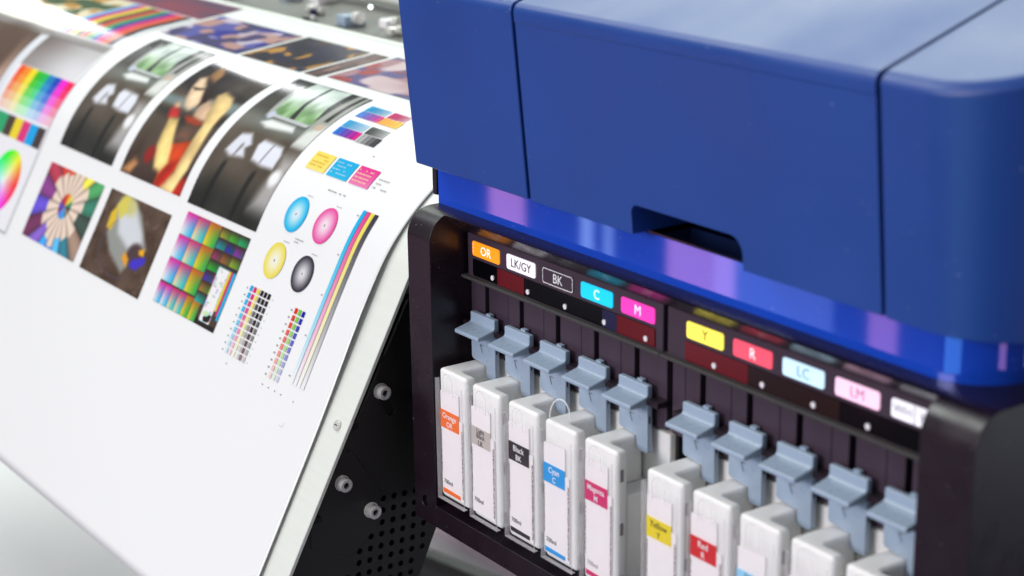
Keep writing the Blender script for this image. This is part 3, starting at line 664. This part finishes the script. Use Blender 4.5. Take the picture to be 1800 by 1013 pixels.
def photo_patches(U, V, X, S):
    c = blank(U, (74, 58, 46))
    def cell(x0, x1, y0, y1, left, right, darkt):
        nonlocal c
        m = rect(U, V, x0, x1, y0, y1, .006)[..., None]; a = np.clip((U-x0)/(x1-x0), 0, 1)[..., None]; b = np.clip((V-y0)/(y1-y0), 0, 1)[..., None]
        k = np.array(left, float)*(1-a)+np.array(right, float)*a; k = k*(1-b**2)+np.array(darkt, float)*b**2; c = c*(1-m)+k*m
    LC, RC = [(250, 244, 240), (252, 226, 170), (248, 214, 40)], [(30, 178, 232), (20, 190, 200), (20, 170, 80)]; DT = [(226, 30, 150), (204, 40, 110), (196, 90, 30)]
    for r in range(4):
        y1 = 1-r*.255; y0 = y1-.25 if r < 3 else 0
        for k in range(3):
            if r < 3: cell(k*.19, k*.19+.185, y0, y1, LC[k], RC[k], DT[k])
    for k in range(6): cell(k*.115, k*.115+.112, 0, .22, LC[min(2, k//2)], RC[min(2, k//2)], DT[min(2, k//2)])
    q = 0
    for r in range(7):
        for k in range(3):
            y1 = 1-r*.115; q += 1; h = np.array(hsv((.02+.13*q) % 1, .75, .62)).ravel(); cell(.58+k*.14, .58+k*.14+.135, y1-.11, y1, h*1.1, h*.5+np.array((10, 60, 30)), (60, 34, 30))
    c = mixm(c, rect(U, V, .74, .90, .02, .62, .01), (244, 244, 244)); c = mixm(c, rect(U, V, .90, .93, .2, .62, .006), (240, 214, 30)); c = mixm(c, rect(U, V, .935, .96, .16, .62, .006), (226, 40, 130)); c = mixm(c, rect(U, V, .965, 1, .12, .62, .006), (30, 180, 230))
    nn = (vnoise(U, V, 30, 40, 2) > .62)*rect(U, V, .74, .90, .02, .60, .01); hues = hsv(vnoise(U, V, 6, 20, 6)*3, .4, .9); c = c*(1-nn[..., None]*.6)+hues*nn[..., None]*.6
    nb = (vnoise(U, V, 22, 22, 4) > .5)*rect(U, V, .70, .96, .0, .14, .01); c = mixm(c, nb, (30, 28, 28)); c = mixm(c, rect(U, V, .72, 1, -.01, .05, .004), (36, 30, 28))
    return c
def fade(col, t): return np.array(col, float)*t+np.array((248, 248, 247))*(1-t)
def chart_left(U, V, X, S):
    """left test chart, s from -.085 (V=0) to .300 (V=1), X from -1.14 to -.752"""
    c = blank(U, (243, 242, 246))
    c = mixm(c, rect(X, S, -1.2, -.915, -.09, .1265, .002), (104, 88, 76)); c = mixm(c, ell(X, S, -.965, .052, .035, .06, -12, .3), (236, 196, 178)); c = mixm(c, ell(X, S, -.985, .092, .05, .05, 10, .4), (96, 74, 60))
    c = mixm(c, rect(X, S, -.925, -.908, -.09, .1265, .002), (226, 228, 236))
    g = (sm_(X, -.92, -.77)*.7+.3*sm_(-S, -.135, -.085))[..., None]; gr = np.array((110, 98, 94))*(1-g)+np.array((226, 224, 228))*g
    k = rect(X, S, -.905, -.757, .0825, .128, .0015)[..., None]; c = c*(1-k)+gr*k; c = mixm(c, rect(X, S, -1.2, -.757, .126, .137, .003)*.8, (112, 104, 98))
    i = np.clip(np.floor((X+.9)/.0164), 0, 8); j = np.clip(np.floor((S-.031)/.0101), 0, 4)
    hue = np.array([.045, .09, .15, .30, .40, .56, .62, .86, .95])[i.astype(int)]; sat = np.clip(.92-.19*(4-j)+.05, .12, .9); col = hsv(hue, sat, .96-.22*((i > 2) & (i < 7))*(j/4))
    k = rect(X, S, -.8995, -.7520, .0312, .0820, .0008)[..., None]; c = c*(1-k)+col*k
    bars = np.array([(40, 168, 110), (76, 58, 48), (244, 220, 40), (226, 50, 124), (0, 168, 238), (70, 56, 52)], float)[np.clip(np.floor((X+.880)/.0205), 0, 5).astype(int)]
    k = rect(X, S, -.900, -.757, .0058, .0275, .0006)[..., None]; c = c*(1-k)+bars*k
    a = np.arctan2((S+.038), (X+.808)); r = np.hypot((X+.808)/.0375, (S+.038)/.0345); col = hsv(a/(2*math.pi)+.0, np.clip(r*.95, 0, 1), .98)
    k = (1-sm_(r, .96, 1.0))[..., None]; c = c*(1-k)+col*k
    c = mixm(c, rect(X, S, -.7555, -.7535, -.0855, .03, .0004)*.8, (150, 156, 168)); c = mixm(c, rect(X, S, -1.1, -.7535, -.0855, -.0835, .0004)*.8, (140, 146, 158))
    # the far stripes
    sx = X+.55*(S-.142)*0
    st = np.array([(0, 160, 232), (222, 30, 120), (244, 218, 40), (96, 74, 44), (222, 60, 30), (40, 160, 84), (40, 40, 160), (226, 30, 110), (236, 90, 30), (40, 34, 34)], float)[np.clip(np.floor((sx+.905)/.0140), 0, 9).astype(int)]
    k = (rect(sx, S, -.904, -.765, .139, .232, .0015))[..., None]; c = c*(1-k)+st*k
    k = rect(X, S, -1.2, -.909, .139, .232, .002); c = mixm(c, k, (206, 150, 60)); c = mixm(c, k*(vnoise(U, V, 14, 30, 9) > .55), (240, 226, 190)); c = mixm(c, k*(vnoise(U, V, 10, 18, 19) > .68), (60, 90, 40))
    k = rect(X, S, -1.2, -.745, .235, .285, .003); c = mixm(c, k, (92, 70, 96)); c = mixm(c, k*vnoise(U, V, 7, 30, 12), (150, 60, 76))
    return c
def far_photo(seed, base, cols):
    def f(U, V, X, S):
        c = blank(U, base)
        for k, col in enumerate(cols): n = vnoise(U, V, 5+k, 3+k, seed+k); c = mixm(c, sm_(n, .52, .72), col)
        return c
    return f
OFF = .0013
def pic(name, x0, x1, s0, s1, fn, nx, ns, label=None):
    o = grid_print(name, np.linspace(x0, x1, nx), np.linspace(s0, s1, ns), fn, OFF, 'print', SH)
    if label: o['label'] = label
    return o
pic('printed_photo', -.714, -.588, .0202, .1715, photo_car, 150, 190, 'printed photo of a workshop window and pale garments, left copy')
pic('printed_photo', -.4235, -.2965, .0180, .1715, photo_car, 170, 200, 'printed photo of a workshop window and pale garments, right copy')
pic('printed_photo', -.5680, -.4405, .0196, .1640, photo_person, 170, 200, 'printed photo of a person in a red top with raised arms')
pic('printed_photo', -.7150, -.5850, -.0765, .0010, photo_pencils, 160, 110, 'printed photo of a ring of coloured pencils')
pic('printed_photo', -.5690, -.4405, -.0773, .0020, photo_fish, 150, 100, 'printed photo of a pale fish on brown')
pic('printed_chart', -.4150, -.2993, -.0715, .0114, photo_patches, 190, 150, 'printed chart of colour gradient tiles')
pic('printed_chart', -1.14, -.7520, -.0860, .2880, chart_left, 320, 420, 'printed colour chart with colour wheel and stripes')
pic('printed_photo', -.742, -.568, .1830, .2560, far_photo(31, (90, 90, 170), [(216, 204, 220), (36, 40, 150), (196, 150, 140), (70, 60, 110)]), 90, 60)
pic('printed_photo', -.5600, -.4440, .1830, .2580, far_photo(41, (34, 34, 56), [(70, 46, 44), (24, 26, 60), (196, 140, 50), (30, 26, 34)]), 90, 60)
pic('printed_photo', -.4370, -.4110, .1830, .2580, far_photo(51, (112, 84, 78), [(150, 120, 112), (60, 50, 50)]), 50, 40)
pic('printed_photo', -.4030, -.2300, .1880, .2620, far_photo(61, (178, 132, 140), [(226, 202, 206), (92, 84, 140), (170, 60, 60)]), 90, 60)
# discs
def disc(cx, cs, r, col, label):
    nr, na = 12, 48; v, c = [], []
    for i in range(nr+1):
        t = i/nr
        for k in range(na):
            a = 2*math.pi*k/na; v.append((cx+r*t*math.cos(a), cs+r*1.01*t*math.sin(a))); c.append(fade(col, .05+.95*t**1.5))
    v = np.array(v); Y, Z = bend(v[:, 0], v[:, 1], OFF)
    f = [(i*na+k, i*na+(k+1) % na, (i+1)*na+(k+1) % na, (i+1)*na+k) for i in range(nr) for k in range(na)]
    me = bpy.data.meshes.new('disc'); me.from_pydata(np.stack([v[:, 0], Y, Z], 1).tolist(), [], f); set_col(me, np.array(c))
    o = put('printed_disc', me, 'print', SH); o['label'] = label; return o
disc(-.2487, .0440, .0152, (0, 176, 232), 'cyan radial disc'); disc(-.2029, .0440, .0150, (234, 64, 152), 'magenta radial disc')
disc(-.2520, .0034, .0150, (240, 220, 66), 'yellow radial disc'); disc(-.2058, .0028, .0148, (34, 28, 42), 'black radial disc')
# many small flat ink rectangles joined into one print layer
class Ink:
    def __init__(s): s.v, s.f, s.c = [], [], []
    def rect(s, x0, x1, s0, s1, c0, c1=None, n=1):
        c1 = c0 if c1 is None else c1; b = len(s.v)
        for i in range(n+1):
            t = i/n; sv = s0+(s1-s0)*t
            for x in (x0, x1): s.v.append((x, sv)); s.c.append(np.array(c0, float)*(1-t)+np.array(c1, float)*t)
        for i in range(n): s.f.append((b+2*i, b+2*i+1, b+2*i+3, b+2*i+2))
    def build(s, name, off=OFF, label=None):
        v = np.array(s.v); Y, Z = bend(v[:, 0], v[:, 1], off)
        me = bpy.data.meshes.new(name); me.from_pydata(np.stack([v[:, 0], Y, Z], 1).tolist(), [], s.f); set_col(me, np.array(s.c))
        o = put(name, me, 'print', SH)
        if label: o['label'] = label
        return o
PAPER = (248, 248, 247)
k = Ink()
for j, col in enumerate(((0, 176, 232), (234, 64, 140), (240, 220, 84), (52, 52, 64))):
    k.rect(-.1645+j*.0058, -.1645+j*.0058+.0050, -.0760, .0662, PAPER, col, 24)
k.build('printed_ramp', label='four fading cyan, magenta, yellow and grey bars')
k = Ink()
for r in range(10):
    t = 1-r/10.5
    for j, col in enumerate(((0, 172, 232), (226, 20, 112), (246, 222, 70), (8, 8, 10), (8, 6, 8), (8, 8, 10))):
        tt = t if j < 3 else max(.06, 1-(r/10)**.75*1.02) if j == 3 else max(.3, 1-(r/13)**2) if j == 4 else max(.1, 1-r/11)
        cc = fade(col, tt) if j != 4 else fade((8+r*6, 6, 8), tt)
        k.rect(-.2712+j*.00598, -.2712+j*.00598+.0042, -.0270-r*.00592, -.0270-r*.00592+.0046, cc)
    k.rect(-.2765, -.2748, -.0262-r*.00592, -.0250-r*.00592, (150, 150, 150)); k.rect(-.2330, -.2322, -.0262-r*.00592, -.0254-r*.00592, (150, 150, 150))
k.build('printed_step_wedge', label='fading cyan, magenta, yellow and black patches'); k = Ink()
for r in range(10):
    t = 1-r/10.5
    for j, col in enumerate(((230, 40, 16), (120, 200, 60), (10, 20, 170))):
        k.rect(-.1962+j*.0059, -.1962+j*.0059+.0042, -.0275-r*.00592, -.0275-r*.00592+.0046, fade(col, t))
    k.rect(-.2020, -.1996, -.0266-r*.00592, -.0252-r*.00592, (168, 168, 168))
k.build('printed_step_wedge', label='fading red, green and blue patches')
k = Ink()
def lines(x0, x1, s0, s1, ca, cb, n, duty=.55):
    for i in range(n):
        a = x0+(x1-x0)*i/n; k.rect(a, a+(x1-x0)/n*(duty*(1-.5*i/n)), s0, s1, cb, ca, 4)
def block(x0, x1, s0, s1, top, bot):
    """a swatch of fine vertical lines above a solid two-colour half"""
    n = 9; sm2 = (s0+s1)/2; w_ = (x1-x0)/n
    for i in range(n):
        a = x0+w_*i; k.rect(a, a+w_*(.78-.06*i), sm2+.0003, s1, top)
        t = i/(n-1); k.rect(a, a+w_*.98, s0, sm2-.0003, np.array(bot[0], float)*(1-t)+np.array(bot[1], float)*t)
        if i % 2: k.rect(a, a+w_*.35, s0, sm2-.0003, np.array(bot[2], float))
block(-.2838, -.2490, .1446, .1632, (0, 170, 230), ((20, 140, 226), (232, 0, 140), (110, 70, 200)))
block(-.2478, -.2185, .1440, .1630, (228, 20, 120), ((252, 170, 30), (252, 206, 40), (240, 110, 90)))
block(-.2830, -.2470, .1196, .1393, (0, 170, 230), ((20, 130, 226), (232, 0, 140), (110, 60, 200)))
block(-.2462, -.2160, .1190, .1392, (18, 18, 20), ((210, 210, 210), (60, 60, 62), (16, 16, 18)))
for (x0, x1, col, dc) in ((-.2765, -.2466, (250, 224, 96), (226, 180, 40)), (-.2425, -.2112, (0, 172, 226), (150, 214, 240)), (-.2075, -.1785, (232, 48, 140), (250, 190, 150))):
    k.rect(x0, x1, .0824, .1002, fade(col, .85 if x0 != -.2075 else .6), col, 6)
k.build('printed_swatches', label='striped and solid swatches at the top of the chart')
rr = random.Random(3)
def scribble(x0, x1, s0, s1, rows, col, fill=.8):
    k = Ink(); h = (s1-s0)/rows
    for r in range(rows):
        x = x0
        while x < x1:
            wv = rr.uniform(.0012, .0042)
            if x+wv > x1: break
            if rr.random() < fill: k.rect(x, x+wv, s0+r*h+h*.25, s0+r*h+h*.62, col)
            x += wv+.0009
    k.build('printed_text', off=.0015)
scribble(-.2735, -.2500, .0855, .0985, 4, (234, 190, 60)); scribble(-.2400, -.2140, .0850, .0985, 4, (150, 214, 240)); scribble(-.2050, -.1815, .0845, .0985, 4, (250, 196, 170))
scribble(-.1740, -.1520, .0840, .0960, 3, (200, 200, 202)); scribble(-.2300, -.1960, .0700, .0730, 1, (170, 170, 172)); scribble(-.2350, -.2190, .0225, .0275, 2, (176, 176, 178))
def mark(*r):
    k = Ink(); k.rect(*r); k.build('printed_mark', off=.0015)
for cx, cs in ((-.2487, .044), (-.2029, .044), (-.252, .0034), (-.2058, .0028)):
    mark(cx-.0006, cx+.0006, cs-.0010, cs+.0010, (120, 60, 110)); scribble(cx+.002, cx+.012, cs+.0165, cs+.0185, 1, (190, 190, 192), 1)
for r in range(5): mark(-.1690, -.1668, .060-r*.033, .0612-r*.033, (180, 180, 182))
mark(-.2055, -.2030, .1105, .1113, (120, 120, 120))
for x in (-.262, -.2, -.19, -.18, -.17, -.15): mark(x, x+.001, -.0880, -.0870, (90, 80, 90))
mark(-.1560, -.1500, -.1085, -.1081, (214, 214, 214)); mark(-.1504, -.1500, -.1081, -.1040, (214, 214, 214))

# ------------------------------------------------------------------ cables below the bay
def cable(pts, r, m, label):
    o = put('cable', tube_me(pts, r, 10), m); tag(o, label, 'cable', 'cables on the floor under the bay'); return o
def bez(a, b, c, n=14): return [tuple((1-t)**2*np.array(a)+2*t*(1-t)*np.array(b)+t*t*np.array(c)) for t in np.linspace(0, 1, n)]
cable(bez((-.95, .35, -.62), (-.55, .55, -.70), (-.2, .62, -.70)), .022, 'cable', 'thick black cable sagging beneath the ink bay')
SHF = tag(put('floor_board', box_me(-1.6, -.4, .62, .72, -.80, -.66, .004), 'pinkpanel'), 'pale pink board lying on the floor below the bay', 'board')
